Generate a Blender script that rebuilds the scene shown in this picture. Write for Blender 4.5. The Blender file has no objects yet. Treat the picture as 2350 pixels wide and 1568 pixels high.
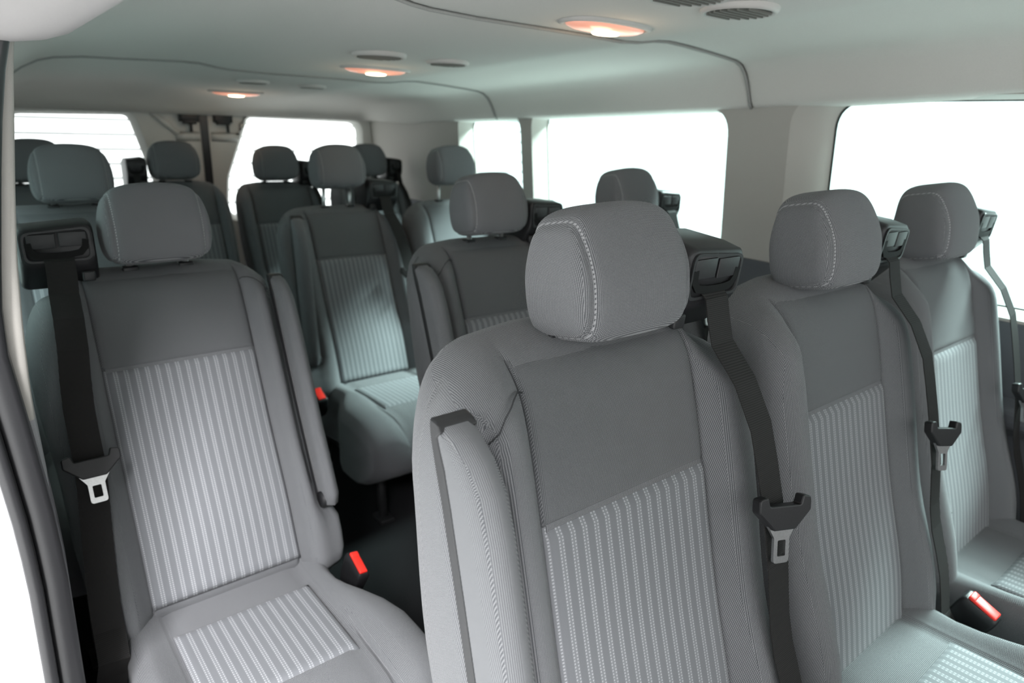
import bpy, bmesh, math, random
from mathutils import Vector, Matrix
sc = bpy.context.scene
COL = sc.collection

# ------------------------------------------------------------------ camera
F_PX = 1542.55
YAW, PITCH, ROLL = 0.6856, 0.3055, 0.0340
CAM = Vector((-0.0578, 0.0, 1.2771))
_f = Vector((math.sin(YAW)*math.cos(PITCH), math.cos(YAW)*math.cos(PITCH), -math.sin(PITCH)))
_r = Vector((math.cos(YAW), -math.sin(YAW), 0))
_u = _r.cross(_f)
_r2 = math.cos(ROLL)*_r + math.sin(ROLL)*_u
_u2 = -math.sin(ROLL)*_r + math.cos(ROLL)*_u
cd = bpy.data.cameras.new('camera'); co = bpy.data.objects.new('camera', cd); COL.objects.link(co)
co.matrix_world = Matrix(((_r2.x, _u2.x, -_f.x, CAM.x), (_r2.y, _u2.y, -_f.y, CAM.y),
                          (_r2.z, _u2.z, -_f.z, CAM.z), (0, 0, 0, 1)))
cd.sensor_width = 36.0; cd.lens = F_PX/2350*36.0
cd.clip_start = 0.02
cd.dof.use_dof = True; cd.dof.focus_distance = 0.86; cd.dof.aperture_fstop = 4.6
sc.camera = co

# ------------------------------------------------------------------ light
sc.view_settings.view_transform = 'Standard'; sc.view_settings.look = 'None'
sc.view_settings.gamma = 1.0; sc.view_settings.use_curve_mapping = False
sc.view_settings.exposure = 0.0
sc.cycles.max_bounces = 10; sc.cycles.diffuse_bounces = 6; sc.cycles.transparent_max_bounces = 16
w = bpy.data.worlds.new('World'); sc.world = w; w.use_nodes = True
w.node_tree.nodes['Background'].inputs[0].default_value = (0.97, 1.0, 1.0, 1)
w.node_tree.nodes['Background'].inputs[1].default_value = 3.4

def area(name, loc, target, sx, sy, power, col=(1, 1, 1)):
    l = bpy.data.lights.new(name, 'AREA'); l.shape = 'RECTANGLE'; l.size = sx; l.size_y = sy
    l.energy = power; l.color = col
    o = bpy.data.objects.new(name, l); COL.objects.link(o); o.location = loc
    d = Vector(target) - Vector(loc)
    o.rotation_euler = d.to_track_quat('-Z', 'Y').to_euler()
    return o
# overhead strip lamps of the hall, either side of the van
area('hall_lamp_right', (4.4, -0.2, 3.7), (1.3, 0.9, 0.7), 4.2, 0.45, 2600)
area('hall_lamp_left', (-1.35, -1.3, 3.5), (0.3, 1.2, 0.6), 0.9, 1.8, 560, (0.98, 0.97, 1.0))

# ------------------------------------------------------------------ materials
def newmat(name):
    m = bpy.data.materials.new(name); m.use_nodes = True
    nt = m.node_tree
    return m, nt, nt.nodes['Principled BSDF']
def N(nt, t, **kw):
    n = nt.nodes.new(t)
    for k, v in kw.items(): setattr(n, k, v)
    return n
def mth(nt, op, a, b=None, c=None):
    n = nt.nodes.new('ShaderNodeMath'); n.operation = op
    for i, v in enumerate((a, b, c)):
        if v is None: continue
        if isinstance(v, (int, float)): n.inputs[i].default_value = v
        else: nt.links.new(v, n.inputs[i])
    return n.outputs[0]
def mixc(nt, fac, a, b):
    n = nt.nodes.new('ShaderNodeMix'); n.data_type = 'RGBA'
    nt.links.new(fac, n.inputs[0])
    for i, v in ((6, a), (7, b)):
        if isinstance(v, tuple): n.inputs[i].default_value = (*v, 1)
        else: nt.links.new(v, n.inputs[i])
    return n.outputs[2]
def smooth(nt, v, a, b):
    n = nt.nodes.new('ShaderNodeMapRange'); n.interpolation_type = 'SMOOTHSTEP'
    nt.links.new(v, n.inputs[0]); n.inputs[1].default_value = a; n.inputs[2].default_value = b
    return n.outputs[0]
def objxyz(nt):
    tc = N(nt, 'ShaderNodeTexCoord'); s = N(nt, 'ShaderNodeSeparateXYZ')
    nt.links.new(tc.outputs['Object'], s.inputs[0])
    return tc.outputs['Object'], s.outputs[0], s.outputs[1], s.outputs[2]

def plain(name, col, rough=0.5, spec=0.5, metal=0.0, bump=0.0, bscale=400, var=0.06):
    m, nt, b = newmat(name)
    b.inputs['Roughness'].default_value = rough; b.inputs['Metallic'].default_value = metal
    b.inputs['Specular IOR Level'].default_value = spec
    tc = N(nt, 'ShaderNodeTexCoord'); nz = N(nt, 'ShaderNodeTexNoise')
    nt.links.new(tc.outputs['Object'], nz.inputs[0]); nz.inputs['Scale'].default_value = bscale
    nz.inputs['Detail'].default_value = 2
    f = smooth(nt, nz.outputs[0], 0.3, 0.7)
    c = mixc(nt, f, tuple(x*(1-var) for x in col), tuple(min(1, x*(1+var)) for x in col))
    nt.links.new(c, b.inputs['Base Color'])
    if bump:
        bp = N(nt, 'ShaderNodeBump'); bp.inputs['Strength'].default_value = bump; bp.inputs['Distance'].default_value = 0.001
        nt.links.new(nz.outputs[0], bp.inputs['Height']); nt.links.new(bp.outputs[0], b.inputs['Normal'])
    return m

def weave(nt, pitch):
    _, x, y, z = objxyz(nt)
    tc = N(nt, 'ShaderNodeTexCoord'); sn = N(nt, 'ShaderNodeSeparateXYZ'); nt.links.new(tc.outputs['Normal'], sn.inputs[0])
    ax, ay, az = (mth(nt, 'ABSOLUTE', sn.outputs[i]) for i in range(3))
    fx = mth(nt, 'GREATER_THAN', ax, mth(nt, 'MAXIMUM', ay, az)); fz = mth(nt, 'GREATER_THAN', az, 0.6)
    def pick(f, a, b): return mth(nt, 'ADD', mth(nt, 'MULTIPLY', f, b), mth(nt, 'MULTIPLY', mth(nt, 'SUBTRACT', 1.0, f), a))
    u = pick(fx, x, y); v = mth(nt, 'ADD', z, mth(nt, 'MULTIPLY', y, 0.8))
    k = 2*math.pi/pitch
    su = mth(nt, 'SINE', mth(nt, 'MULTIPLY', u, k)); sv = mth(nt, 'SINE', mth(nt, 'MULTIPLY', v, k*1.1))
    p = mth(nt, 'MULTIPLY', mth(nt, 'ADD', mth(nt, 'MULTIPLY', su, 0.5), 0.5), mth(nt, 'ADD', mth(nt, 'MULTIPLY', sv, 0.5), 0.5))
    return p, x, y, z, v

def cloth(name, lo, hi, pitch=0.0018, stitch=None):
    m, nt, b = newmat(name)
    b.inputs['Roughness'].default_value = 0.95; b.inputs['Specular IOR Level'].default_value = 0.15
    b.inputs['Sheen Weight'].default_value = 0.08; b.inputs['Sheen Roughness'].default_value = 0.5
    p, x, y, z, v = weave(nt, pitch)
    c = mixc(nt, smooth(nt, p, 0.15, 0.8), lo, hi)
    if stitch:
        ax = mth(nt, 'ABSOLUTE', x)
        near = mth(nt, 'LESS_THAN', mth(nt, 'ABSOLUTE', mth(nt, 'SUBTRACT', ax, stitch)), 0.0008)
        dash = mth(nt, 'GREATER_THAN', mth(nt, 'SINE', mth(nt, 'MULTIPLY', v, 2*math.pi/0.006)), -0.3)
        c = mixc(nt, mth(nt, 'MULTIPLY', near, dash), c, (0.27, 0.27, 0.275))
    nt.links.new(c, b.inputs['Base Color'])
    bp = N(nt, 'ShaderNodeBump'); bp.inputs['Strength'].default_value = 0.5; bp.inputs['Distance'].default_value = 0.0006
    nt.links.new(p, bp.inputs['Height']); nt.links.new(bp.outputs[0], b.inputs['Normal'])
    return m

def striped(name, lo, hi, dot):
    m, nt, b = newmat(name)
    b.inputs['Roughness'].default_value = 0.9; b.inputs['Specular IOR Level'].default_value = 0.2
    b.inputs['Sheen Weight'].default_value = 0.08
    _, x, y, z = objxyz(nt)
    per = 0.0180
    fr = mth(nt, 'FRACT', mth(nt, 'ADD', mth(nt, 'DIVIDE', x, per), 100.25))
    d = mth(nt, 'ABSOLUTE', mth(nt, 'SUBTRACT', fr, 0.5))          # 0 centre of pair
    band = mth(nt, 'SUBTRACT', 1.0, smooth(nt, d, 0.20, 0.26))
    v = mth(nt, 'ADD', z, mth(nt, 'MULTIPLY', y, 0.9))
    row = mth(nt, 'LESS_THAN', mth(nt, 'ABSOLUTE', mth(nt, 'SUBTRACT', d, 0.13)), 0.055)
    dash = mth(nt, 'GREATER_THAN', mth(nt, 'SINE', mth(nt, 'MULTIPLY', v, 2*math.pi/0.0048)), -0.15)
    nz = N(nt, 'ShaderNodeTexNoise'); tc = N(nt, 'ShaderNodeTexCoord')
    nt.links.new(tc.outputs['Object'], nz.inputs[0]); nz.inputs['Scale'].default_value = 900
    base = mixc(nt, band, lo, hi)
    base = mixc(nt, mth(nt, 'MULTIPLY', mth(nt, 'MULTIPLY', row, dash), 0.65), base, dot)
    nt.links.new(base, b.inputs['Base Color'])
    bp = N(nt, 'ShaderNodeBump'); bp.inputs['Strength'].default_value = 0.3; bp.inputs['Distance'].default_value = 0.0006
    nt.links.new(nz.outputs[0], bp.inputs['Height']); nt.links.new(bp.outputs[0], b.inputs['Normal'])
    return m

M = {}
M['cloth'] = cloth('grey_woven_cloth', (0.070, 0.073, 0.078), (0.315, 0.315, 0.320))
M['cloth_head'] = cloth('grey_headrest_cloth', (0.070, 0.072, 0.077), (0.330, 0.330, 0.335), stitch=0.0775)
M['cloth_panel'] = cloth('dark_grey_panel_cloth', (0.062, 0.065, 0.069), (0.245, 0.247, 0.252), 0.0016)
M['stripe'] = striped('striped_grey_cloth', (0.130, 0.134, 0.142), (0.160, 0.165, 0.173), (0.36, 0.37, 0.38))
M['webbing'] = None
def webbing():
    m, nt, b = newmat('black_webbing')
    b.inputs['Roughness'].default_value = 0.75; b.inputs['Specular IOR Level'].default_value = 0.12
    _, x, y, z = objxyz(nt)
    wv = mth(nt, 'ADD', mth(nt, 'MULTIPLY', mth(nt, 'SINE', mth(nt, 'MULTIPLY', z, 2*math.pi/0.0024)), 0.5), 0.5)
    nt.links.new(mixc(nt, wv, (0.013, 0.0125, 0.0125), (0.026, 0.025, 0.024)), b.inputs['Base Color'])
    bp = N(nt, 'ShaderNodeBump'); bp.inputs['Strength'].default_value = 0.35; bp.inputs['Distance'].default_value = 0.0005
    nt.links.new(wv, bp.inputs['Height']); nt.links.new(bp.outputs[0], b.inputs['Normal'])
    return m
M['webbing'] = webbing()
M['black'] = plain('black_plastic', (0.012, 0.012, 0.013), 0.42, 0.35, bump=0.15, bscale=900)
M['black_grey'] = plain('charcoal_plastic', (0.022, 0.0225, 0.0235), 0.45, 0.35, bump=0.1, bscale=900)
M['slot'] = plain('slot_shade_black', (0.003, 0.003, 0.003), 0.7, 0.2)
M['chrome'] = plain('chrome', (0.45, 0.45, 0.45), 0.36, 0.5, 1.0)
M['red'] = plain('red_plastic', (0.80, 0.03, 0.02), 0.35, 0.5)
M['seatmetal'] = plain('dark_seat_metal', (0.02, 0.02, 0.021), 0.5, 0.4)
M['headliner'] = plain('headliner_felt', (0.55, 0.538, 0.51), 0.95, 0.1, bump=0.1, bscale=600, var=0.03)
M['doortrim'] = plain('door_trim_lightened', (0.60, 0.595, 0.565), 0.6, 0.3, bump=0.1, bscale=800, var=0.02)  # trim colour lightened to make up for the weak light on the doors
M['lining'] = plain('headliner_felt_dimmed', (0.36, 0.35, 0.345), 0.95, 0.1, bump=0.1, bscale=600, var=0.03)  # headliner felt, colour darkened to offset the strong light at the door
M['seamthread'] = plain('dark_seam_thread', (0.045, 0.046, 0.048), 0.9, 0.1)
M['seam'] = plain('joint_shade_strip', (0.27, 0.27, 0.26), 0.8, 0.2)
M['trim'] = plain('beige_grey_trim', (0.37, 0.352, 0.325), 0.6, 0.3, bump=0.1, bscale=800, var=0.02)
M['lowtrim'] = plain('dark_grey_trim', (0.085, 0.09, 0.10), 0.6, 0.3, bump=0.15, bscale=800)
M['midtrim'] = plain('grey_trim', (0.30, 0.30, 0.31), 0.6, 0.3, bump=0.15, bscale=800)
M['rubber'] = plain('black_rubber', (0.014, 0.014, 0.015), 0.35, 0.5)
M['carpet'] = plain('black_carpet', (0.018, 0.018, 0.019), 1.0, 0.05, bump=0.6, bscale=500, var=0.4)
M['paint'] = plain('white_car_paint', (0.85, 0.85, 0.85), 0.15, 0.5, var=0.005)
M['ground'] = plain('pale_concrete', (0.80, 0.80, 0.79), 0.8, 0.3, bscale=4)
M['grille'] = plain('vent_grille', (0.16, 0.155, 0.14), 0.7, 0.3)
M['bezel'] = plain('lamp_bezel', (0.46, 0.44, 0.42), 0.6, 0.3, var=0.01)

def glassmat(name, col):
    m, nt, b = newmat(name)
    nt.nodes.remove(b)
    out = nt.nodes['Material Output']
    tr = N(nt, 'ShaderNodeBsdfTransparent'); tr.inputs[0].default_value = (*col, 1)
    gl = N(nt, 'ShaderNodeBsdfGlossy'); gl.inputs['Roughness'].default_value = 0.02
    fr = N(nt, 'ShaderNodeFresnel'); fr.inputs[0].default_value = 1.45
    mx = N(nt, 'ShaderNodeMixShader')
    nt.links.new(mth(nt, 'MULTIPLY', fr.outputs[0], 0.7), mx.inputs[0])
    nt.links.new(tr.outputs[0], mx.inputs[1]); nt.links.new(gl.outputs[0], mx.inputs[2])
    nt.links.new(mx.outputs[0], out.inputs[0])
    return m
M['glass'] = glassmat('tinted_glass', (0.55, 0.735, 0.71)); M['rearglass'] = glassmat('rear_glass', (0.80, 0.84, 0.83))
def emis(name, col, s, base=(0.8, 0.6, 0.5)):
    m, nt, b = newmat(name)
    b.inputs['Base Color'].default_value = (*base, 1); b.inputs['Roughness'].default_value = 0.3
    b.inputs['Emission Color'].default_value = (*col, 1); b.inputs['Emission Strength'].default_value = s
    return m
M['lens'] = emis('lamp_lens', (1.0, 0.36, 0.22), 0.55, (0.6, 0.36, 0.3))
M['bulb'] = emis('lamp_bulb', (1.0, 0.80, 0.55), 7.0)
def siding():
    m, nt, b = newmat('white_slats')
    b.inputs['Base Color'].default_value = (0.46, 0.463, 0.463, 1); b.inputs['Roughness'].default_value = 0.5
    return m
M['siding'] = siding()

# ------------------------------------------------------------------ mesh helpers
def sst(a, b, x):
    t = max(0.0, min(1.0, (x-a)/(b-a))); return t*t*(3-2*t)
def lerp(pts, z):
    if z <= pts[0][0]:
        (a, b), (c, d) = pts[0], pts[1]; return b+(d-b)*(z-a)/(c-a)
    for (a, b), (c, d) in zip(pts, pts[1:]):
        if z <= c: return b+(d-b)*(z-a)/(c-a)
    (a, b), (c, d) = pts[-2], pts[-1]; return b+(d-b)*(z-a)/(c-a)

class MB:
    squeeze = 1.0; squeeze_arm = 1.0
    def __init__(s): s.v = []; s.f = []; s.sm = []
    def add(s, vs, fs, smooth=True):
        o = len(s.v); s.v += [tuple(p) for p in vs]
        s.f += [tuple(i+o for i in f) for f in fs]; s.sm += [smooth]*len(fs)
        return s
    def frombm(s, bm, smooth=True):
        bm.verts.ensure_lookup_table(); bm.verts.index_update()
        s.add([v.co[:] for v in bm.verts], [[v.index for v in f.verts] for f in bm.faces], smooth); bm.free(); return s
    def box(s, c, d, r=0.0, rot=None, seg=3, smooth=True):
        bm = bmesh.new(); bmesh.ops.create_cube(bm, size=1.0)
        bmesh.ops.scale(bm, vec=d, verts=bm.verts)
        if r: bmesh.ops.bevel(bm, geom=bm.edges[:], offset=r, segments=seg, profile=0.5, affect='EDGES')
        if rot: bmesh.ops.rotate(bm, cent=(0, 0, 0), matrix=rot, verts=bm.verts)
        bmesh.ops.translate(bm, vec=c, verts=bm.verts)
        return s.frombm(bm, smooth and r > 0)
    def rings(s, rings, closed=True, cap=True, smooth=True):
        n = len(rings[0]); vs = [p for r in rings for p in r]; fs = []
        m = n if closed else n-1
        for i in range(len(rings)-1):
            for j in range(m):
                k = (j+1) % n
                fs.append((i*n+j, i*n+k, (i+1)*n+k, (i+1)*n+j))
        if cap and closed:
            fs.append(tuple(range(n-1, -1, -1))); fs.append(tuple((len(rings)-1)*n+j for j in range(n)))
        return s.add(vs, fs, smooth)
    def tube(s, pts, r, n=10, caps=True):
        pts = [Vector(p) for p in pts]; rs = []
        for i, p in enumerate(pts):
            t = (pts[min(i+1, len(pts)-1)] - pts[max(i-1, 0)]).normalized()
            a = Vector((0, 0, 1)) if abs(t.z) < 0.9 else Vector((1, 0, 0))
            u = t.cross(a).normalized(); v = t.cross(u)
            rr = r[i] if isinstance(r, (list, tuple)) else r
            rs.append([p + u*math.cos(2*math.pi*k/n)*rr + v*math.sin(2*math.pi*k/n)*rr for k in range(n)])
        return s.rings(rs, True, caps)
    def ribbon(s, pts, width, th, wdir=(1, 0, 0)):
        """flat webbing along pts"""
        pts = [Vector(p) for p in pts]; wd = Vector(wdir).normalized(); rs = []
        for i, p in enumerate(pts):
            t = (pts[min(i+1, len(pts)-1)] - pts[max(i-1, 0)]).normalized()
            ww = (wd - t*wd.dot(t)).normalized(); nn = ww.cross(t)
            a, b = ww*width/2, nn*th/2
            rs.append([p-a-b, p+a-b, p+a+b, p-a+b])
        return s.rings(rs, True, True, smooth=False)
    def prism(s, poly, d0, d1, axis='y', smooth=False):
        """extrude a 2D polygon along an axis; poly in the two other axes"""
        def mk(p, d):
            return {'y': (p[0], d, p[1]), 'x': (d, p[0], p[1]), 'z': (p[0], p[1], d)}[axis]
        return s.rings([[mk(p, d0) for p in poly], [mk(p, d1) for p in poly]], True, True, smooth)
    def xform(s, mt):
        s.v = [tuple(mt @ Vector(p)) for p in s.v]; return s
    def build(s, name, mat, parent=None, bevel=0, subd=0, mirror=False, autosm=None):
        me = bpy.data.meshes.new(name)
        vs = s.v; fs = s.f
        if MB.squeeze != 1.0 or MB.squeeze_arm != 1.0:
            vs = [(x if abs(x) < .14 else math.copysign(.14+(abs(x)-.14)*(MB.squeeze if x > 0 else MB.squeeze_arm), x), y, z) for x, y, z in vs]
        if mirror:
            vs = [(-x, y, z) for x, y, z in vs]
        me.from_pydata(vs, [], fs)
        me.polygons.foreach_set('use_smooth', s.sm)
        bm = bmesh.new(); bm.from_mesh(me); bmesh.ops.recalc_face_normals(bm, faces=bm.faces); bm.to_mesh(me); bm.free()
        me.materials.append(M[mat] if isinstance(mat, str) else mat)
        if autosm: me.set_sharp_from_angle(angle=math.radians(autosm))
        o = bpy.data.objects.new(name, me); COL.objects.link(o)
        if parent: o.parent = parent
        if bevel:
            b = o.modifiers.new('bevel', 'BEVEL'); b.width = bevel; b.segments = 2; b.limit_method = 'ANGLE'; b.angle_limit = math.radians(40)
        if subd:
            q = o.modifiers.new('subd', 'SUBSURF'); q.levels = subd; q.render_levels = subd
        return o

def empty(name, loc):
    o = bpy.data.objects.new(name, None); o.empty_display_size = 0.1; o.location = loc; COL.objects.link(o); return o
def tag(o, label, cat, group=None):
    o['label'] = label; o['category'] = cat
    if group: o['group'] = group
    return o
def struct(o, label=None, cat=None):
    o['kind'] = 'structure'
    if label: o['label'] = label
    if cat: o['category'] = cat
    return o
def roundpoly(pts, r, seg=6):
    out = []; n = len(pts)
    for i in range(n):
        p = Vector(pts[i]); a = Vector(pts[i-1]); b = Vector(pts[(i+1) % n])
        rr = r[i] if isinstance(r, (list, tuple)) else r
        da = (a-p).normalized(); db = (b-p).normalized()
        ang = da.angle(db); t = rr/math.tan(ang/2)
        p0 = p+da*t; p1 = p+db*t
        for k in range(seg+1):
            u = k/seg
            q = p0*(1-u)**2 + p*2*u*(1-u) + p1*u**2
            out.append((q.x, q.y))
    return out

# ------------------------------------------------------------------ interior shell
VXR = lambda z: 1.83-0.1*(z-1.1)          # inner face of right wall
VXL = lambda z: -0.095+0.09*(z-1.1)       # inner face of left wall
ZC = lambda y: 1.487-0.045*(y-1.19)       # ceiling centre height
YR = 3.62
def panel(mb, outer, holes, mapf):
    bm = bmesh.new(); es = []
    for loop in [outer]+holes:
        vs = [bm.verts.new((p[0], p[1], 0)) for p in loop]
        for i in range(len(vs)): es.append(bm.edges.new((vs[i], vs[(i+1) % len(vs)])))
    bmesh.ops.triangle_fill(bm, use_beauty=True, use_dissolve=False, edges=es)
    for v in bm.verts: v.co = Vector(mapf(v.co.x, v.co.y, 0.0))
    mb.frombm(bm, False)
def reveal(mb, inner, glass, mapf, depth, lip=0.014):
    """rounded lip from the trim face into the glass plane"""
    rs = []
    for t in (0, 0.12, 0.3, 0.55, 1.0):
        k = math.sin(t*math.pi/2); d = depth*t
        rs.append([mapf(a[0]+(b[0]-a[0])*k, a[1]+(b[1]-a[1])*k, d) for a, b in zip(inner, glass)])
    mb.rings(rs, True, False)

def side_wall(sgn, windows, y0, y1, name, ztop):
    X = (lambda z: VXR(z)) if sgn > 0 else (lambda z: VXL(z))
    mapf = lambda y, z, d: (X(z)+sgn*d, y, z)
    mb = MB(); inn = []; gl = []
    for (a, b, c, d, flare) in windows:          # glass opening y a..b, z c..d; flare at far edge
        g = roundpoly([(a, c), (b, c), (b, d), (a, d)], 0.075, 8)
        i = roundpoly([(a-0.012, c-0.012), (b+flare, c-0.012), (b+flare, d+0.008), (a-0.012, d+0.008)], 0.082, 8)
        inn.append(i); gl.append(g)
    outer = [(y0, 0.86), (y1, 0.86), (y1, ztop), (y0, ztop)]
    panel(mb, outer, inn, mapf)
    for i, g in zip(inn, gl): reveal(mb, i, g, mapf, 0.085)
    o = struct(mb.build(name, 'trim'))
    panes = []
    for g in gl:
        pm = MB(); pm.add([mapf(p[0], p[1], 0.083) for p in g], [tuple(range(len(g)))], False)
        panes.append(pm)
    # rubber edge round each pane
    for k, g in enumerate(gl):
        cy = sum(p[0] for p in g)/len(g); cz = sum(p[1] for p in g)/len(g)
        rb = MB()
        rb.rings([[mapf(p[0]+(1 if p[0] > cy else -1)*0.004, p[1]+(1 if p[1] > cz else -1)*0.004, 0.078) for p in g],
                  [mapf(p[0]-(1 if p[0] > cy else -1)*0.003, p[1]-(1 if p[1] > cz else -1)*0.003, 0.078) for p in g]], True, False)
        panes[k] = (panes[k], rb)
    return o, panes
WR = [(-0.60, 0.975, 0.895, 1.380, 0.095), (1.285, 2.195, 0.905, 1.352, 0.012), (2.29, 2.725, 0.90, 1.335, 0.015)]
wr, panes_r = side_wall(1, WR, -1.25, YR, 'wall_right', 1.40)
WL = [(1.35, 2.10, 0.905, 1.33, 0.012), (2.30, 2.95, 0.90, 1.32, 0.015)]
wl, panes_l = side_wall(-1, WL, 1.06, YR, 'wall_left', 1.40)
for k, (pm, rb) in enumerate(panes_r+panes_l):
    o = struct(pm.build('window_%d' % (k+1), 'glass')); rb.build('seal', 'rubber', o)

# dark lower wall lining, right and left
def lower(sgn, y0, y1, tops, name):
    X = VXR if sgn > 0 else VXL
    mb = MB(); poly = [(y0, 0.0)]+[(y1, 0.0)]+[(y, z) for y, z in reversed(tops)]
    off = -0.008*sgn
    a = [(X(max(z, 0.55))+off, y, z) for y, z in poly]; b = [(X(max(z, 0.55))+off+0.05*sgn, y, z) for y, z in poly]
    mb.rings([a, b], True, True, False)
    return struct(mb.build(name, 'lowtrim', bevel=0.004))
lower(1, -1.25, YR, [(-1.25, .875), (1.0, .875), (1.07, .913), (1.25, .913), (1.29, .88), (2.18, .88), (2.22, .905), (2.28, .905), (2.3, .88), (2.72, .88), (2.8, .9), (YR, .9)], 'baseboard_right')
lower(-1, 1.06, YR, [(1.06, .88), (YR, .88)], 'baseboard_left')
# armrest ledge moulded in the right lower lining
mb = MB(); mb.rings([[(1.845, -0.4, .70), (1.78, -0.4, .685), (1.775, -0.4, .645), (1.845, -0.4, .60)],
                     [(1.845, 0.62, .70), (1.78, 0.62, .685), (1.775, 0.62, .645), (1.845, 0.62, .60)]], True, True, False)
struct(mb.build('trim_1', 'lowtrim', bevel=0.012))

# floor
mb = MB(); mb.box((0.87, 1.2, -0.02), (2.0, 5.0, 0.04)); struct(mb.build('floor', 'carpet'))

# ceiling (headliner)
PROF = [(-.09, -.150), (-.06, -.145), (-.02, -.135), (.03, -.112), (.08, -.075), (.13, -.035), (.17, -.012), (.21, .000), (.28, .008), (.40, .012), (.55, .018), (.60, .016), (.65, .007),
        (.69, .003), (.80, .0), (.94, .0), (1.10, .0), (1.22, -.002), (1.28, .002), (1.34, .011), (1.39, .014), (1.46, .011), (1.55, .005), (1.63, -.001), (1.69, -.007),
        (1.72, -.017), (1.745, -.038), (1.765, -.068), (1.778, -.096), (1.788, -.117), (1.799, -.126), (1.85, -.130), (1.91, -.13)]
mb = MB(); rows = []
ys = [-1.25, -.8, -.4, -.1, .2, .5, .8, 1.0]
def seam(y): return [(y-.03, 0), (y-.014, 0.0), (y-.007, .0025), (y-.0045, .007), (y-.004, .03), (y+.004, .03), (y+.0045, .007), (y+.007, .0025), (y+.014, 0), (y+.03, 0)]
L = [(y, 0) for y in ys]+seam(1.195)+[(y, 0) for y in (1.4, 1.7, 2.0, 2.2)]+seam(2.42)+[(y, 0) for y in (2.6, 2.8, 3.0, 3.1, 3.16)]
for y, dz in L:
    rows.append([(x, y, ZC(y)+p*(1-0.12*sst(1.2, 3.0, y))+dz) for x, p in PROF])
# rear cove: falls to the rear header
zend = 1.300
for t in (.12, .25, .4, .55, .7, .85, 1.0):
    y = 3.16+0.40*t
    row = []
    for x, p in PROF:
        z0 = ZC(3.16)+p*.88; e = 1-math.sqrt(max(0, 1-(t*.97)**2.2)); 
        row.append((x, y, z0+(zend-z0)*e if z0 > zend else z0+(zend-z0)*t))
    rows.append(row)
rows.append([(x, 3.572, zend-.004) for x, p in PROF]); rows.append([(x, 3.60, zend+.004) for x, p in PROF]); rows.append([(x, YR+.06, zend+.006) for x, p in PROF])
mb.rings(rows, False, False)
struct(mb.build('ceiling', 'headliner'))
for ys_ in (1.195, 2.42):
    m = MB(); m.tube([(x, ys_, ZC(ys_)+p*(1-0.12*sst(1.2, 3.0, ys_))-.001) for x, p in PROF if -.03 < x < 1.81], .0042, 8)
    struct(m.build('trim_%d' % (12 if ys_ < 2 else 13), 'seam'))  # added strip, its grey draws the shaded panel joint as a dark line
mb = MB(); mb.rings([[(-.11, -1.3, 1.40), (-.08, -1.3, 1.62), (1.95, -1.3, 1.62), (1.97, -1.3, 1.42)], [(-.11, 1.0, 1.40), (-.08, 1.0, 1.60), (1.95, 1.0, 1.60), (1.97, 1.0, 1.39)],
                     [(-.11, 3.75, 1.34), (-.08, 3.75, 1.50), (1.95, 3.75, 1.50), (1.97, 3.75, 1.37)]], False, False, False)
struct(mb.build('trim_2', 'paint'))   # outer roof skin

# lining over the side door opening
mb = MB(); sec = [(-.05, .118), (.0, -.012+.0), (.03, -.006), (.062, .003), (.082, .014), (.11, .045), (.15, .09), (.16, .125)]
sec = [(-.06, 1.47), (-.03, 1.352), (.012, 1.352), (.045, 1.357), (.070, 1.366), (.088, 1.380), (.112, 1.405), (.150, 1.440), (.17, 1.48)]
rs = []
for y, s_ in ((-.5, 1), (.3, 1), (.9, 1), (.985, 1), (1.0, .985), (1.005, .94)):
    rs.append([(.05+(x-.05)*s_, y, 1.44+(z-1.44)*s_) for x, z in sec])
mb.rings(rs, False, False); mb.add(rs[-1], [tuple(range(len(sec)))], True)
struct(mb.build('trim_3', 'lining', autosm=50))

# rear pillar of the door opening: pale trim, grey lower trim, rubber seal, white paint
def strip_post(right, left, y0, y1, mat, name, ks=None):
    zs = sorted(set([z for _, z in right]+[z for _, z in left]))
    R = sorted((z, x) for x, z in right); Lf = sorted((z, x) for x, z in left)
    z0 = max(R[0][0], Lf[0][0]); z1 = min(R[-1][0], Lf[-1][0])
    rs = []
    n = 26
    for k in range(n+1):
        z = z0+(z1-z0)*k/n; xr = lerp(R, z); xl = lerp(Lf, z); r = min(.008, (xr-xl)*.3)
        rs.append([(xl, y1, z), (xl, y0+r, z), (xl+r*.3, y0+r*.3, z), (xl+r, y0, z), (xr-r, y0, z), (xr-r*.3, y0+r*.3, z), (xr, y0+r, z), (xr+.004, y1, z)])
    m = MB(); m.rings(rs, True, True)
    return struct(m.build(name, mat, autosm=60))
strip_post([(.021, 1.37), (.014, 1.33), (.007, 1.281), (-.006, 1.19), (-.017, 1.105), (-.024, 1.02), (-.028, .954), (-.030, .899)],
           [(-.06, 1.37), (-.06, .899)], 1.0, 1.12, 'trim', 'trim_4')
strip_post([(-.0300, .898), (-.0295, .852), (-.029, .76), (-.029, .6), (-.032, .45), (-.034, .30), (-.036, .02)], [(-.07, .898), (-.07, .02)], 1.004, 1.12, 'midtrim', 'trim_5')
seal = [(.040, 1.43), (.022, 1.385), (.010, 1.352), (-.006, 1.281), (-.019, 1.207), (-.042, 1.06), (-.0455, 1.0), (-.038, .892), (-.030, .762), (-.029, .677), (-.034, .477), (-.04, .2), (-.046, .02)]
seal = [(x+.001, z) for x, z in seal]
strip_post(seal, [(x-.033, z) for x, z in seal], .975, 1.06, 'rubber', 'trim_6')
seal2 = [(x-.030, z) for x, z in seal]
strip_post(seal2, [(min(x-.016, -.071-.0*z) if z < .9 else x-.03, z) for x, z in seal2], .96, 1.05, 'rubber', 'trim_7')
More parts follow.
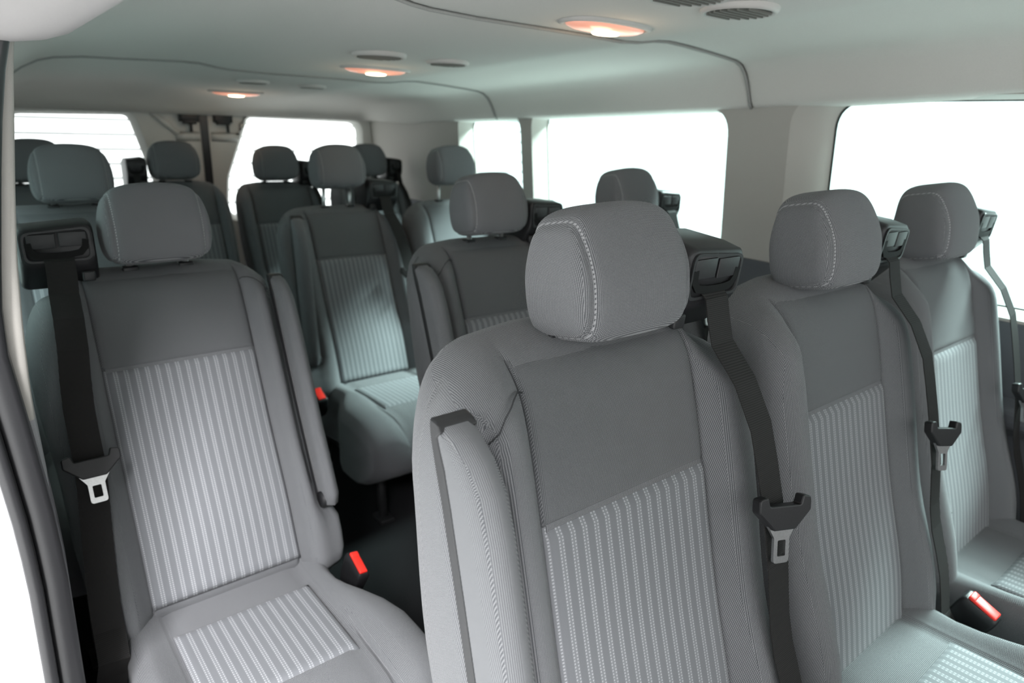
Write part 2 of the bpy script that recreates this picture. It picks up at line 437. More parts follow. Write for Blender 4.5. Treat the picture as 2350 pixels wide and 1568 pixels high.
mb = MB(); mb.rings([[(-.20, .97, z), (-.20, 1.10, z), (-.065, 1.10, z), (-.065, .985, z), (-.075-.012*sst(.9, .45, z), .97, z)] for z in (0.0, .2, .4, .6, .8, 1.0, 1.1)], True, True, False)
struct(mb.build('trim_8', 'paint', bevel=.006))

# front end and door surround (outside the picture, close the cabin for the light)
mb = MB()
mb.box((.87, -1.27, .42), (2.0, .05, .86)); 
mb.box((-.12, -.42, .68), (.10, .22, 1.36)); mb.box((1.90, -1.2, .7), (.05, .3, 1.4))
mb.box((-.13, -.85, .42), (.06, .8, .84))
struct(mb.build('wall_front', 'midtrim'))

# rear doors
def rear_door(name, outer, hole, inner, latchx, s):
    mapf = lambda x, z, d: (x, YR+d, z)
    m = MB(); panel(m, outer, [inner], mapf); reveal(m, inner, hole, mapf, .05)
    # rounded back edge
    o = struct(m.build(name, 'doortrim'))
    g = MB(); g.add([(x, YR+.05, z) for x, z in hole], [tuple(range(len(hole)))], False)
    return o, g
hl = roundpoly([(.14, .80), (.70, .80), (.672, 1.0), (.600, 1.283), (.14, 1.272)], [.06, .06, .12, .035, .06], 6)
il = roundpoly([(.12, .78), (.725, .78), (.697, 1.0), (.622, 1.296), (.12, 1.286)], [.06, .06, .12, .035, .06], 6)
d1, g1 = rear_door('door_1', [(-.15, 0), (.905, 0), (.905, 1.33), (-.15, 1.33)], hl, il, .85, -1)
hr_ = roundpoly([(1.01, .80), (1.745, .80), (1.745, 1.282), (1.150, 1.290), (1.032, 1.0)], [.06, .06, .06, .035, .12], 6)
ir = roundpoly([(.985, .78), (1.765, .78), (1.765, 1.294), (1.128, 1.302), (1.008, 1.0)], [.06, .06, .06, .035, .12], 6)
d2, g2 = rear_door('door_2', [(.935, 0), (1.835, 0), (1.835, 1.33), (.935, 1.33)], hr_, ir, 1.0, 1)
o = struct(g1.build('window_6', 'rearglass')); o = struct(g2.build('window_7', 'rearglass'))
mb = MB(); mb.box((.920, YR+.004, .66), (.036, .024, 1.34)); struct(mb.build('trim_9', 'rubber'))
mb = MB(); mb.box((1.845, YR-.005, .66), (.018, .03, 1.26), .006); struct(mb.build('trim_10', 'rubber'))
mb = MB(); mb.box((1.90, YR+.01, .66), (.11, .05, 1.34)); struct(mb.build('trim_11', 'trim'))
# moulded ridges and top latches on the doors
for (d, a, b, lx, tx) in ((d1, (.694, 1.300), (.800, 1.205), .850, .858), (d2, (1.120, 1.300), (1.075, 1.205), 1.005, 1.028)):
    m = MB(); m.tube([(a[0], YR-.004, a[1]), ((a[0]+b[0])/2, YR-.012, (a[1]+b[1])/2), (b[0], YR-.006, b[1])], [.013, .014, .011], 10)
    m.build('moulding', 'doortrim', d)
    m = MB(); z = 1.205; x0, x1 = (.79, .895) if d is d1 else (.95, 1.075)
    m.rings([[(x, YR+.002, z-.035), (x, YR-.012, z-.02), (x, YR-.018, z-.004), (x, YR-.004, z+.012)] for x in (x0, (x0+x1)/2, x1)], True, True)
    m.build('grip_ledge', 'doortrim', d)
    l = MB(); l.box((lx, YR-.02, 1.284), (.085, .045, .045), .006); l.box((lx-.03*0+0.0, YR-.025, 1.262), (.06, .035, .02), .004)
    lo = l.build('latch', 'black', d)
    l = MB(); l.box((tx-.005, YR-.03, 1.238), (.013, .02, .045), .004); l.build('latch_lever', 'black', lo)

# outside: roller door slats behind, floor of the hall
mb = MB(); ring = []
zz = -.6
poly = []
for k in range(34):
    z = -.6+k*.098
    poly += [(5.5, z), (5.5, z+.080), (5.54, z+.084), (5.54, z+.094)]
mb.rings([[(-1.6, y, z) for y, z in poly], [(5.0, y, z) for y, z in poly]], False, False, False)
struct(mb.build('wall_back', 'siding'))
mb = MB(); mb.box((1, 1, -.63), (26, 26, .06)); struct(mb.build('floor_outside', 'ground'))

# ------------------------------------------------------------------ ceiling fittings
def dome_lamp(x, y, label, dead=False):
    z = ZC(y)
    root = tag(empty('ceiling_light', (x, y, z)), label, 'ceiling light', 'dome lights along the headliner')
    def stad(w, h, zz, n=40, p=2.6):
        return [(w*math.copysign(abs(math.cos(2*math.pi*k/n))**(2/p), math.cos(2*math.pi*k/n)), h*math.copysign(abs(math.sin(2*math.pi*k/n))**(2/p), math.sin(2*math.pi*k/n)), zz) for k in range(n)]
    m = MB(); m.rings([stad(.119, .060, .004), stad(.117, .058, -.004), stad(.112, .053, -.006), stad(.106, .048, -.005), stad(.103, .045, -.001)], True, False)
    m.build('bezel', 'bezel', root)
    m = MB(); m.rings([stad(.103, .045, -.002), stad(.100, .043, -.007), stad(.086, .035, -.012), stad(.06, .022, -.015), stad(.02, .008, -.016)], True, True)
    m.build('lens', 'lens', root)
    m = MB(); m.rings([stad(.038, .026, -.013, 24, 2), stad(.032, .022, -.0185, 24, 2), stad(.018, .012, -.020, 24, 2), stad(.004, .003, -.0205, 24, 2)], True, True)
    m.build('bulb', 'bulb', root)
    l = bpy.data.lights.new('dome_glow', 'POINT'); l.energy = 0.3; l.color = (1, .70, .45); l.shadow_soft_size = .03
    lo = bpy.data.objects.new('dome_glow', l); COL.objects.link(lo); lo.parent = root; lo.location = (0, 0, -.055)
    return root
dome_lamp(1.055, 1.085, 'lit warm dome light nearest the camera, just in front of the headliner seam')
dome_lamp(1.040, 2.075, 'lit warm dome light midway along the headliner, behind the pair of round vents')
dome_lamp(0.965, 3.235, 'lit warm dome light at the rear of the headliner, nearest the back doors')
def vent(x, y, r, label):
    z = ZC(y); root = tag(empty('air_vent', (x, y, z)), label, 'air vent', 'round vents in the headliner')
    n = 32; R = lambda q, zz: [(q*math.cos(2*math.pi*k/n), q*math.sin(2*math.pi*k/n), zz) for k in range(n)]
    m = MB(); m.rings([R(r*1.22, .004), R(r*1.20, -.004), R(r*1.12, -.009), R(r*1.02, -.008), R(r*.98, -.001)], True, False); m.build('rim', 'bezel', root)
    m = MB(); m.rings([R(r, -.003), R(r*.8, -.005), R(r*.05, -.006)], True, True); m.build('grille', 'grille', root)
    sl = MB()
    for k in range(-3, 4):
        yy = k*r*.25; hx = math.sqrt(max(0, (r*.95)**2-yy*yy)); sl.box((0, yy, -.008), (2*hx, .0035, .005))
    sl.build('slats', 'grille', root)
vent(1.127, .815, .060, 'round vent at the front right, beside the nearest dome light')
vent(.955, .800, .060, 'round vent cut by the top edge of the picture, left of another vent')
vent(.895, 1.780, .062, 'left round vent just above the middle dome light')
vent(1.122, 1.784, .052, 'right round vent beside the middle dome light')
vent(.864, 2.712, .050, 'left round vent in front of the rear dome light')
vent(1.106, 2.740, .046, 'right round vent in front of the rear dome light')
# small oval plug in the right cove
mb = MB(); n = 24
c = Vector((1.797, 1.09, 1.425)); nrm = Vector((-.75, 0, -.66)).normalized(); tv = Vector((0, 1, 0)); bv = nrm.cross(tv)
rs = [[c + nrm*h + tv*math.cos(2*math.pi*k/n)*.034*q + bv*math.sin(2*math.pi*k/n)*.013*q for k in range(n)] for h, q in ((-.004, 1), (.003, 1), (.0055, .85), (.006, .3))]
mb.rings(rs, True, True)
tag(mb.build('plug_cover', 'headliner'), 'small oval grey plug cover in the ceiling cove above the nearest side window', 'cover')

# ------------------------------------------------------------------ seats
BP = [(.36, -.30), (.43, -.270), (.55, -.232), (.70, -.165), (.86, -.105), (.97, -.062), (1.03, -.028), (1.10, .01)]
def prof(z):
    # softened piecewise curve
    return sum(lerp(BP, z+d)*k for d, k in ((-.04, .25), (0, .5), (.04, .25)))
def topz(x, arm):
    a = abs(x)
    if arm and x < 0:   # shoulder wraps the armrest
        return 1.036-.008*sst(.06, .18, a)-.052*sst(.145, .27, a)**1.1
    if x < 0 or MB.squeeze < .8:
        return 1.034-.008*sst(.06, .15, a)-.055*sst(.12, .27, a)**1.15
    return 1.034-.040*sst(.141, .174, a)-.045*sst(.18, .27, a)**1.4
def bump(x, z, arm):
    a = abs(x)
    e = .045*sst(.138, .178, a)*(1-.30*sst(.19, .25, a))
    if arm and x < 0: e *= 1-.85*sst(.192, .216, a)*sst(.995, .975, z)*sst(.52, .56, z)
    return e*(1-.75*sst(.965, 1.06, z))*(.75+.25*sst(.7, .5, z))
def groove(x, z):
    return .007*math.exp(-((abs(x)-.140)/.0028)**2)
def front(x, z, arm=False):
    return prof(z)-bump(x, z, arm)
def xs_list(eL, eR):
    half = [0, .04, .08, .11, .128, .1345, .1375, .140, .1425, .1455, .150, .158, .168]
    def side(e):
        m = [.168+(e-.022-.168)*k/5 for k in range(1, 6)]
        return half+m+[e-.016, e-.010, e-.006, e-.0025, e-.0006, e]
    return [-x for x in side(eL)[:0:-1]]+side(eR)
def backrest(arm):
    levels = [0, .03, .07, .12, .18, .24, .30, .36, .42, .48, .54, .60, .66, .72, .77, .82, .86, .89, .915, .935, .952, .966, .978, .988, .995, 1.0]
    rings_ = []
    for t in levels:
        zref = .40+.65*t
        eR = .236+.012*sst(.65, .9, zref)-.02*sst(.55, .40, zref)
        eL = (.252 if arm else eR)+(.022*sst(.56, .51, zref)-.012*sst(.47, .40, zref) if arm else 0)
        u_ = max(0, (t-.86)/.14); u_ = 1-math.sqrt(max(0, 1-u_*u_)); eL -= .048*u_; eR -= .040*u_
        xs = xs_list(eL, eR); fr = []; bk = []
        for x in xs:
            zt = topz(x, arm); z = .40+(zt-.40)*t
            e = eL if x < 0 else eR
            d = e-abs(x); r = .024 if (arm and x < 0) else .045
            q = 0 if d > r else r*(1-math.sqrt(max(0, 1-((r-d)/r)**2)))
            yf = front(x, z, arm)+groove(x, z)*(1-sst(.98, 1.0, t)); qb = (q*.9 if r > .03 else (0 if d > .07 else .07*(1-math.sqrt(max(0, 1-((.07-d)/.07)**2)))))
            thick = .15-.035*sst(.5, 1.0, t)
            yb = prof(z)+thick; k = 0
            if arm and x < 0:   # recess for the armrest
                rc = sst(.208, .219, -x)*sst(.515, .545, z)*sst(1.005, .975, z)
                yf += .008*rc
            rt = .05; h = (zt-z)
            if h < rt:
                u = 1-h/rt; k = rt*(1-math.sqrt(max(0, 1-u*u)))
            yf += math.hypot(q, k*.9); yb -= min(.062, math.hypot(qb, k*.9))
            # lower end tucks in
            if t < .07: yf += .03*(1-t/.07)**2; 
            yb = max(yb, yf+.012)
            fr.append((x, yf, z)); bk.append((x, yb, z))
        rings_.append((fr, bk))
    n = len(rings_[0][0])
    m = MB()
    m.rings([f+b[::-1] for f, b in rings_], True, False)
    o = len(m.v)
    for (f, b), flip in ((rings_[-1], 0), (rings_[0], 1)):
        vs = f+b; fs = [(i, i+1, n+i+1, n+i) for i in range(n-1)]
        m.add(vs, fs)
    # weld
    return m
def pillow(x0, x1, z0, z1, nx, nz, off, edge, fn, dip=.006):
    """thin cushion panel laid on the surface fn(x,z)->y ; faces -Y"""
    fr = []; bk = []
    for j in range(nz+1):
        z = z0+(z1-z0)*j/nz
        for i in range(nx+1):
            # concentrate columns at the rims
            u = i/nx; u = .5-.5*math.cos(math.pi*u)*(.35)-.5*(1-2*u)*.65 if True else u
            x = x0+(x1-x0)*u
            d = min(x-x0, x1-x, z-z0, z1-z)
            k = sst(0, edge, d)**.6
            fr.append((x, fn(x, z)-off*k+dip*(1-k), z))
    for j in range(nz+1):
        z = z0+(z1-z0)*j/nz
        for i in range(nx+1):
            x = fr[j*(nx+1)+i][0]; bk.append((x, fn(x, z)+.010, z))
    n = (nx+1)*(nz+1); fs = []
    for j in range(nz):
        for i in range(nx):
            a = j*(nx+1)+i; fs.append((a, a+1, a+nx+2, a+nx+1)); fs.append((n+a, n+a+nx+1, n+a+nx+2, n+a+1))
    bd = [i for i in range(nx+1)]+[j*(nx+1)+nx for j in range(1, nz+1)]+[nz*(nx+1)+i for i in range(nx-1, -1, -1)]+[j*(nx+1) for j in range(nz-1, 0, -1)]
    for a, b in zip(bd, bd[1:]+bd[:1]): fs.append((a, n+a, n+b, b))
    return MB().add(fr+bk, fs)
HW, HD, HH, HREC = .190, .108, .156, .19
def headrest():
    n = 26; m = MB(); g = [-1+2*i/n for i in range(n+1)]
    g = [math.copysign(abs(u)**.8, u) for u in g]
    idx = {}
    def V(a, b, c):
        key = (round(a, 5), round(b, 5), round(c, 5))
        if key in idx: return idx[key]
        pw = 5.4; s = (abs(a)**pw+abs(b)**pw+abs(c)**pw)**(1/pw)
        x, y, z = a/s, b/s, c/s
        X = x*HW/2; Y = y*HD/2; Z = z*HH/2
        # front bulges, lower back pulls in, top narrows
        X *= 1.03-.13*sst(-.1, 1.1, z)-.035*sst(-.3, -1.0, z)
        Y = Y*(1-.22*sst(-.2, 1, z)) + (-.006*(1-z*z) if y < 0 else 0) - (.006*(1-x*x) if y < 0 else 0)
        if z > 0: Z -= .010*x*x*z
        # seam between side gusset and face band
        gs = math.exp(-((abs(X)-.0795)/.0035)**2)*.0028
        Y *= 1-gs/.05; Z *= 1-gs/.075
        c_, s_ = math.cos(HREC), math.sin(HREC)
        p = (X, Y*c_+Z*s_, -Y*s_+Z*c_)
        idx[key] = len(m.v); m.v.append(p); return idx[key]
    for ax in range(3):
        for sgn in (-1, 1):
            for i in range(n):
                for j in range(n):
                    q = []
                    for (p, r) in ((g[i], g[j]), (g[i+1], g[j]), (g[i+1], g[j+1]), (g[i], g[j+1])):
                        c = [0, 0, 0]; c[ax] = sgn; c[(ax+1) % 3] = p; c[(ax+2) % 3] = r
                        q.append(V(*c))
                    m.f.append(tuple(q)); m.sm.append(True)
    return m
def cush_top(x, y):
    a = abs(x)
    z = .432+.010*sst(-.25, -.55, y)
    z += .030*sst(.120, .180, a)*(1-.15*sst(.2, .25, a))*(.55+.45*sst(-.30, -.50, y))
    z -= .006*math.exp(-((a-.128)/.004)**2)
    return z
def cushion(arm):
    ysl = [-.14, -.20, -.25, -.29, -.33, -.37, -.41, -.45, -.50, -.55, -.60, -.645, -.675, -.695, -.71, -.720, -.726, -.729]
    rs = []
    for y in ysl:
        h0 = .215-.014*sst(-.26, -.34, y); hl = h0+(.078 if arm else .034)*sst(-.36, -.56, y); hr = h0+.034*sst(-.36, -.56, y)
        s = max(0, (-.62-y)/.11); k = 1-math.sqrt(max(0, 1-min(1, s)**2))
        hl *= 1-.10*k; hr *= 1-.10*k
        xs = xs_list(hl, hr)
        up = []; dn = []
        for x in xs:
            hw = hl if x < 0 else hr; d = hw-abs(x); r = .045
            q = 0 if d > r else r*(1-math.sqrt(max(0, 1-((r-d)/r)**2)))
            zt = cush_top(x*min(1, .25/hw) if abs(x) > .13 else x, y)-q-k*.085
            zb = .235+q*.5+k*.085
            up.append((x, y-.012*(1-(x/hw)**2)*s, zt)); dn.append((x, y-.012*(1-(x/hw)**2)*s, zb))
        rs.append(up+dn[::-1])
    m = MB(); m.rings(rs, True, False)
    n = len(rs[0])//2
    for r_ in (rs[0], rs[-1]):
        m.add(r_[:n]+r_[n:][::-1], [(i, i+1, n+i+1, n+i) for i in range(n-1)])
    return m
def weldbuild(m, *a, **k):
    o = m.build(*a, **k)
    bm = bmesh.new(); bm.from_mesh(o.data); bmesh.ops.remove_doubles(bm, verts=bm.verts, dist=1e-5)
    bmesh.ops.recalc_face_normals(bm, faces=bm.faces); bm.to_mesh(o.data); bm.free(); return o

def make_seat(arm, mirror):
    """local frame: x lateral (belt on +x), faces -y, origin on the floor under the headrest"""
    R = empty('passenger_seat', (0, 0, 0)); P = {}
    B = lambda mb, name, mat, par=None, **k: mb.build(name, mat, par or R, mirror=mirror, **k)
    P['backrest'] = weldbuild(backrest(arm), 'backrest', 'cloth', R, mirror=mirror)
    fn = lambda x, z: front(x, z, arm)
    def fnt(x, z):
        h = topz(x, arm)-z; u = max(0, min(1, 1-h/.05))
        return fn(x, z)+.9*.05*(1-math.sqrt(max(0, 1-u*u)))+.0*x
    P['upper_panel'] = B(pillow(-.1405, .1405, .8605, 1.020, 24, 30, .003, .009, fnt, .002), 'upper_panel', 'cloth_panel')
    P['insert_panel'] = B(pillow(-.1405, .1405, .435, .8600, 24, 36, .005, .010, fn, .002), 'insert_panel', 'stripe')
    P['insert_panel']['label'] = 'paler striped cloth insert'
    if arm:
        m = MB(); m.tube([(x, front(x, z, arm)-.0006, z) for x, z in ((-.141, .998), (-.150, 1.002), (-.162, 1.003), (-.175, 1.000), (-.187, .993), (-.197, .983), (-.205, .970))], .0009, 6)
        P['seam'] = B(m, 'seam', 'seamthread')
    # headrest and posts
    h = B(headrest(), 'headrest', 'cloth_head'); h.location = (0, 0, 1.12); P['headrest'] = h
    for sx in (-1, 1):
        m = MB(); m.tube([(sx*.052, .012, -.20), (sx*.052, .006, -.05)], .0065, 12)
        po = m.build('headrest_post', 'chrome', h, mirror=mirror); po['label'] = 'chrome post'
        m = MB(); m.box((sx*.052, .010, 1.031), (.030, .026, .014), .004)
        B(m, 'post_guide', 'black')
    # cushion
    P['cushion'] = weldbuild(cushion(arm), 'seat_cushion', 'cloth', R, mirror=mirror)
    m = pillow(-.126, .126, -.568, -.340, 24, 20, .004, .008, lambda x, z: -cush_top(min(abs(x), .118), z), .002)
    m.v = [(x, z, -y) for x, y, z in m.v]
    P['cushion_insert'] = B(m, 'cushion_insert', 'stripe'); P['cushion_insert']['label'] = 'paler striped cloth insert'
    # base
    m = MB(); m.box((0, -.40, .232), (.38, .46, .035), .01); P['seat_pan'] = B(m, 'seat_pan', 'seatmetal')
    for sx in (-1, 1):
        for y0, y1 in ((-.56, -.60), (-.20, -.12)):
            m = MB(); m.tube([(sx*.15, y0, .225), (sx*.155, (y0+y1)/2, .11), (sx*.16, y1, .0)], .016, 10)
            m.box((sx*.16, y1, .006), (.05, .07, .012), .003)
            P['leg%d%d' % (sx, y0*100)] = B(m, 'leg', 'seatmetal')
    # armrest
    if arm:
        rs = []
        zz = [.535, .545, .57, .62, .70, .78, .86, .92, .96, .982, .995, 1.001]
        for k, z in enumerate(zz):
            e = max(0, (z-.937)/.064); q = 1-math.sqrt(max(0, 1-min(1, e)**2))
            e2 = max(0, (.58-z)/.045); q += (1-math.sqrt(max(0, 1-min(1, e2)**2)))
            yf = prof(z)-.078+.044*q; yb = prof(z)-.022
            x0, x1 = -.264+.004*q, -.221-.004*q; r = .012
            rs.append([(x0, yb, z), (x0, yf+r*1.6, z), (x0+r*.35, yf+r*.5, z), (x0+r*1.2, yf, z), ((x0+x1)/2, yf-.003, z), (x1-r*1.2, yf, z), (x1-r*.35, yf+r*.5, z), (x1, yf+r*1.6, z), (x1, yb, z)])
        m = MB(); m.rings(rs, True, True)
        a = B(m, 'armrest', 'cloth', autosm=70); P['armrest'] = a
        # plastic rim behind the pad
        rs = []
        for z in [.53, .57, .65, .75, .85, .93, .965, .985, .992, .998, 1.002, 1.004]:
            e = max(0, (z-.961)/.043); q = 1-math.sqrt(max(0, 1-min(1, e)**2))
            yf = prof(z)-.028-.014*sst(.990, .999, z)+.02*q; yb = prof(z)-.012
            rs.append([(-.2655+.006*q, yb, z), (-.2655+.006*q, yf, z), (-.218-.004*q, yf, z), (-.216-.004*q, yb, z)])
        m = MB(); m.rings(rs, True, True, False)
        sp = m.build('armrest_rim', 'black_grey', a, mirror=mirror, bevel=.002); sp['label'] = 'dark plastic rim'
        m = MB(); m.tube([(-.215, prof(.53)-.03, .552), (-.256, prof(.53)-.03, .552)], .017, 20)
        m.build('pivot', 'black', a, mirror=mirror)
    # belt guide on the shoulder
    gx, gz = .192, 1.068
    m = MB()
    rs = []
    for y, x0, x1, z0, z1 in ((-.062, .136, .250, 1.030, 1.100), (-.058, .133, .253, 1.024, 1.104), (-.03, .130, .254, .985, 1.108), (.03, .128, .254, .975, 1.108), (.075, .135, .250, .98, 1.095), (.085, .145, .24, 1.0, 1.08)):
        rs.append([(x, y, z) for x, z in roundpoly([(x0, z0), (x1, z0), (x1, z1-.008), (x0, z1)], .016, 4)])
    m.rings(rs, True, True)
    GS = Vector((-.022, .020, .027)); m.v = [tuple(Vector(p)+GS) for p in m.v]
    g = B(m, 'belt_guide', 'black', autosm=45); P['belt_guide'] = g
    fy = -.0625
    m = MB(); fr = roundpoly([(.140, 1.036), (.246, 1.036), (.246, 1.090), (.140, 1.098)], .013, 5)
    m.rings([[(x, fy, z) for x, z in fr], [(x, fy-.003, z) for x, z in fr],
             [(.193+(x-.193)*.93, fy-.003, 1.066+(z-1.066)*.88) for x, z in fr], [(.193+(x-.193)*.92, fy-.0005, 1.066+(z-1.066)*.86) for x, z in fr]], True, False)
    m.v = [tuple(Vector(p)+GS) for p in m.v]; m.build('guide_bezel', 'black_grey', g, mirror=mirror, autosm=40)
    m = MB(); m.box((.168, fy-.0012, 1.076), (.044, .003, .026), .0012); m.box((.217, fy-.0012, 1.074), (.044, .003, .026), .0012)
    m.v = [tuple(Vector(p)+GS) for p in m.v]; m.build('guide_flap', 'black_grey', g, mirror=mirror)
    m = MB()
    path = [(.148, 1.075), (.150, 1.060), (.158, 1.051), (.175, 1.048), (.193, 1.047), (.212, 1.047), (.228, 1.050), (.236, 1.059), (.238, 1.072)]
    rs = []
    for i, (x, z) in enumerate(path):
        a_, b_ = path[max(i-1, 0)], path[min(i+1, len(path)-1)]
        t = Vector((b_[0]-a_[0], 0, b_[1]-a_[1])).normalized(); nn = Vector((-t.z, 0, t.x)); c = Vector((x, fy-.0030, z)); hw = .0055
        rs.append([c-nn*hw, c+nn*hw, c+nn*hw+Vector((0, .004, 0)), c-nn*hw+Vector((0, .004, 0))])
    m.rings(rs, True, True, False); m.v = [tuple(Vector(p)+GS) for p in m.v]; m.build('belt_slot_shade', 'slot', g, mirror=mirror)  # raised black strip stands in for the shade inside the slot
    m = MB(); m.box((.150, -.050, 1.004), (.022, .012, .020), .004); m.v = [tuple(Vector(p)+GS) for p in m.v]; m.build('release_button', 'black_grey', g, mirror=mirror)
    # belt webbing
    pts = [(.172, -.034, 1.077), (.172, -.052, 1.064), (.173, -.060, 1.040), (.176, -.072, 1.008)]
    for z in (.97, .92, .87, .82, .78, .74, .70, .66, .62, .58, .54, .50, .46):
        x = .178+.016*sst(1.0, .80, z)+.022*sst(.76, .46, z)
        lift = .013+.020*sst(1.0, .93, z)*sst(.60, .75, z)
        pts.append((x, front(x, z)-lift, z))
    pts += [(.219, front(.212, .43)-.035, .420), (.225, -.335, .385), (.234, -.33, .33)]
    m = MB(); m.ribbon(pts, .047, .0016)
    bl = B(m, 'seat_belt', 'webbing'); P['seat_belt'] = bl; bl['label'] = 'black webbing belt'
    # latch plate hanging on the webbing
    zt = .795; xt = .192; yt = front(xt, zt)-.040
    tn = Vector((0, prof(zt+.05)-prof(zt-.05), .10)).normalized()
    rot = Matrix.Rotation(-math.atan2(tn.y, tn.z), 4, 'X')
    T = Matrix.Translation((xt, yt-.006, zt)) @ rot @ Matrix.Rotation(math.radians(0 if mirror else -14), 4, 'Z') @ Matrix.Rotation(math.radians(0 if mirror else 10), 4, 'Y')
    body = roundpoly([(-.044, .020), (-.044, .002), (-.018, -.022), (.018, -.022), (.044, .002), (.044, .020), (.030, .022), (.026, .010), (-.026, .010), (-.030, .022)], [.006, .006, .006, .006, .006, .006, .003, .003, .003, .003], 3)
    m = MB(); m.prism(body, -.009, .006, 'y'); m.xform(T)
    lp = m.build('latch_plate', 'black', bl, mirror=mirror, bevel=.002)
    m = MB(); ot = roundpoly([(-.024, -.016), (-.0130, -.033), (-.0130, -.066), (.0130, -.066), (.0130, -.033), (.024, -.016)], [.001, .003, .005, .005, .003, .001], 3)
    inn = roundpoly([(-.0068, -.036), (-.0068, -.057), (.0068, -.057), (.0068, -.036)], .002, 3)
    panel(m, ot, [inn], lambda x, z, d: (x, -.0035, z)); panel(m, ot, [inn], lambda x, z, d: (x, .0005, z))
    for lp_ in (ot, inn): m.rings([[(x, -.0035, z) for x, z in lp_], [(x, .0005, z) for x, z in lp_]], True, False, False)
    m.xform(T); tg = m.build('latch_tongue', 'chrome', bl, mirror=mirror, bevel=.0008); tg['label'] = 'chrome tongue'
    # belt anchor
    m = MB(); m.box((.228, -.33, .345), (.040, .050, .075), .010, Matrix.Rotation(.35, 3, 'X')); P['anchor'] = B(m, 'belt_anchor', 'black')
    # buckle on the other side
    T = Matrix.Translation((-.258, -.345, .418)) @ Matrix.Rotation(math.radians(24), 4, 'X') @ Matrix.Rotation(math.radians(-8), 4, 'Y') @ Matrix.Scale(1.15, 4)
    m = MB(); m.rings([[(x, y, z) for x, y in roundpoly([(-a_, -b_), (a_, -b_), (a_, b_), (-a_, b_)], .006, 3)] for z, a_, b_ in ((-.045, .012, .020), (-.02, .016, .027), (.02, .017, .029), (.030, .0165, .028), (.034, .014, .025))], True, True)
    m.xform(T); bk = B(m, 'buckle', 'black', autosm=50); P['buckle'] = bk
    m = MB(); m.box((0, -.004, .0345), (.022, .038, .007), .002); m.box((0, .017, .034), (.022, .010, .010), .002); m.xform(T)
    rb = m.build('release_button', 'red', bk, mirror=mirror); rb['label'] = 'red release button'
    m = MB(); m.ribbon([(-.258, -.33, .37), (-.256, -.30, .33), (-.246, -.25, .27), (-.230, -.20, .22)], .040, .003, (0, 1, .3))
    P['buckle_strap'] = B(m, 'buckle_strap', 'webbing')
    return R
BACK = ('backrest', 'upper_panel', 'insert_panel', 'armrest', 'seam', 'belt_guide', 'seat_belt', 'post_guide')

def copy_seat(src):
    r = src.copy(); COL.objects.link(r)
    for ch in list(src.children):
        c = ch.copy(); COL.objects.link(c); c.parent = r
        for g in list(ch.children):
            d = g.copy(); COL.objects.link(d); d.parent = c
    return r
protos = {}; used = set()
GROUP = 'grey cloth passenger seats'
def seat(kind, loc, label, hx=0.0, raise_=0.0, hz=0.0, tilt=0.0, cdy=0.0, arm_open=0.0, latch=0.0, belt=True):
    arm, mir, sq = kind
    if kind not in protos:
        MB.squeeze = sq; MB.squeeze_arm = .70 if arm and mir else sq; protos[kind] = make_seat(arm, mir); MB.squeeze = MB.squeeze_arm = 1.0; r = protos[kind]
    else: r = copy_seat(protos[kind])
    loc = Vector(loc)+Vector((0, 0, hz)); r.location = loc; r['label'] = label; r['category'] = 'seat'; r['group'] = GROUP
    Rm = Matrix.Translation((0, 0, 1.05)) @ Matrix.Rotation(tilt, 4, 'X') @ Matrix.Translation((0, 0, -1.05))
    if not belt:
        for c in list(r.children):
            if c.name.split('.')[0] in ('belt_guide', 'seat_belt', 'belt_anchor'):
                for g in list(c.children): bpy.data.objects.remove(g)
                bpy.data.objects.remove(c)
    for c in r.children:
        nm = c.name.split('.')[0]
        if nm in BACK:
            mt = Rm
            if nm == 'armrest' and arm_open:
                pv = Vector((0, prof(.545), .545))
                mt = Rm @ Matrix.Translation(pv) @ Matrix.Rotation(arm_open, 4, 'X') @ Matrix.Translation(-pv)
            c.matrix_basis = mt
        if nm == 'seat_belt':
            for g in c.children: g.location = (0, .40*latch, latch)
        elif nm == 'headrest': c.location = (hx, 0, 1.12+raise_)
        elif nm in ('seat_cushion', 'cushion_insert', 'seat_pan', 'leg', 'belt_anchor', 'buckle', 'buckle_strap'):
            c.location = (0, cdy, -hz if nm == 'leg' else 0)
    return r
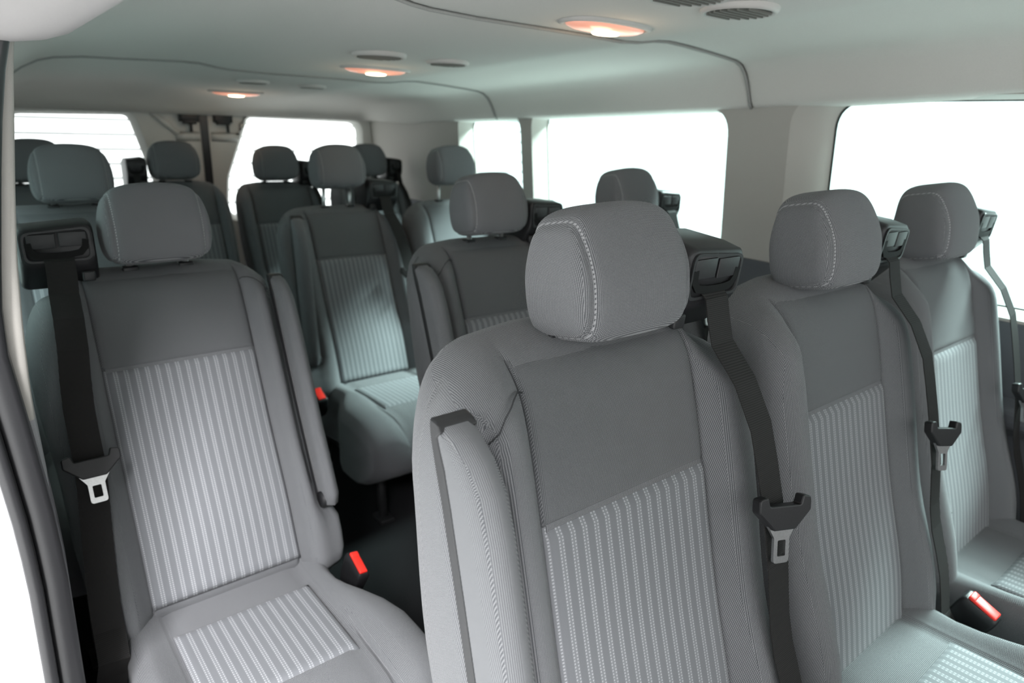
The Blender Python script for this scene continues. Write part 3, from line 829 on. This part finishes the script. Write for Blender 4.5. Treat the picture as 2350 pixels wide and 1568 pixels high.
TA, CA = .105, .055
seat((True, False, 1.0), (.510, .543, 0), 'large grey cloth seat in the foreground with folded armrest, seen from its aisle side', hx=.018, latch=.022, tilt=TA, cdy=CA, hz=.020, raise_=-.018)
seat((False, False, .85), (1.030, .539, 0), 'grey cloth seat immediately right of the foreground armrest seat, middle of its row', hx=.009, tilt=TA, cdy=CA, hz=.020, raise_=-.018)
a3 = seat((False, False, .85), (1.523, .551, 0), 'grey cloth seat at the far right against the nearest side window', latch=-.035, tilt=TA, cdy=CA, hz=.020, raise_=-.018)
seat((True, True, 1.0), (.235, 1.506, 0), 'single grey cloth seat on the left beside the door pillar, its belt fully visible', hz=-.046, tilt=-.05, cdy=-.03, latch=-.06)
seat((True, False, 1.0), (1.002, 1.414, 0), 'grey cloth aisle seat with folded armrest directly behind the foreground seat', hz=-.035, raise_=.006)
seat((False, False, .85), (1.529, 1.414, 0), 'grey cloth seat beside the second side window, mostly hidden by the foreground headrest', hz=-.022)
seat((True, True, 1.0), (.189, 2.255, 0), 'grey cloth seat directly behind the single left seat by the door pillar', hz=0, belt=False)
seat((True, False, 1.0), (1.045, 2.41, 0), 'grey cloth aisle seat with raised headrest on chrome posts and half-lowered armrest', hz=-.055, raise_=.059, arm_open=.27)
seat((False, False, .85), (1.551, 2.412, 0), 'grey cloth seat with raised headrest beside the narrow rearmost side window', hz=-.05, raise_=.056)
seat((False, True, .5), (.173, 3.15, 0), 'rear bench seat farthest left, mostly hidden behind two headrests', hz=-.013)
seat((False, True, .5), (.669, 3.20, 0), 'rear bench seat left of the dark gap between the back doors', hz=-.015)
seat((False, False, .5), (1.105, 3.205, 0), 'rear bench seat just right of the gap between the back doors', hz=-.028)
seat((False, False, .5), (1.56, 3.19, 0), 'rear bench seat farthest right, headrest half hidden behind a raised headrest', hz=-.015)
m = MB(); m.box((-.118, front(-.118, .535)-.008+.055, .535), (.004, .003, .022), .001)
ct = m.build('fabric_tag', 'black', a3); ct['label'] = 'tiny black fabric tag'
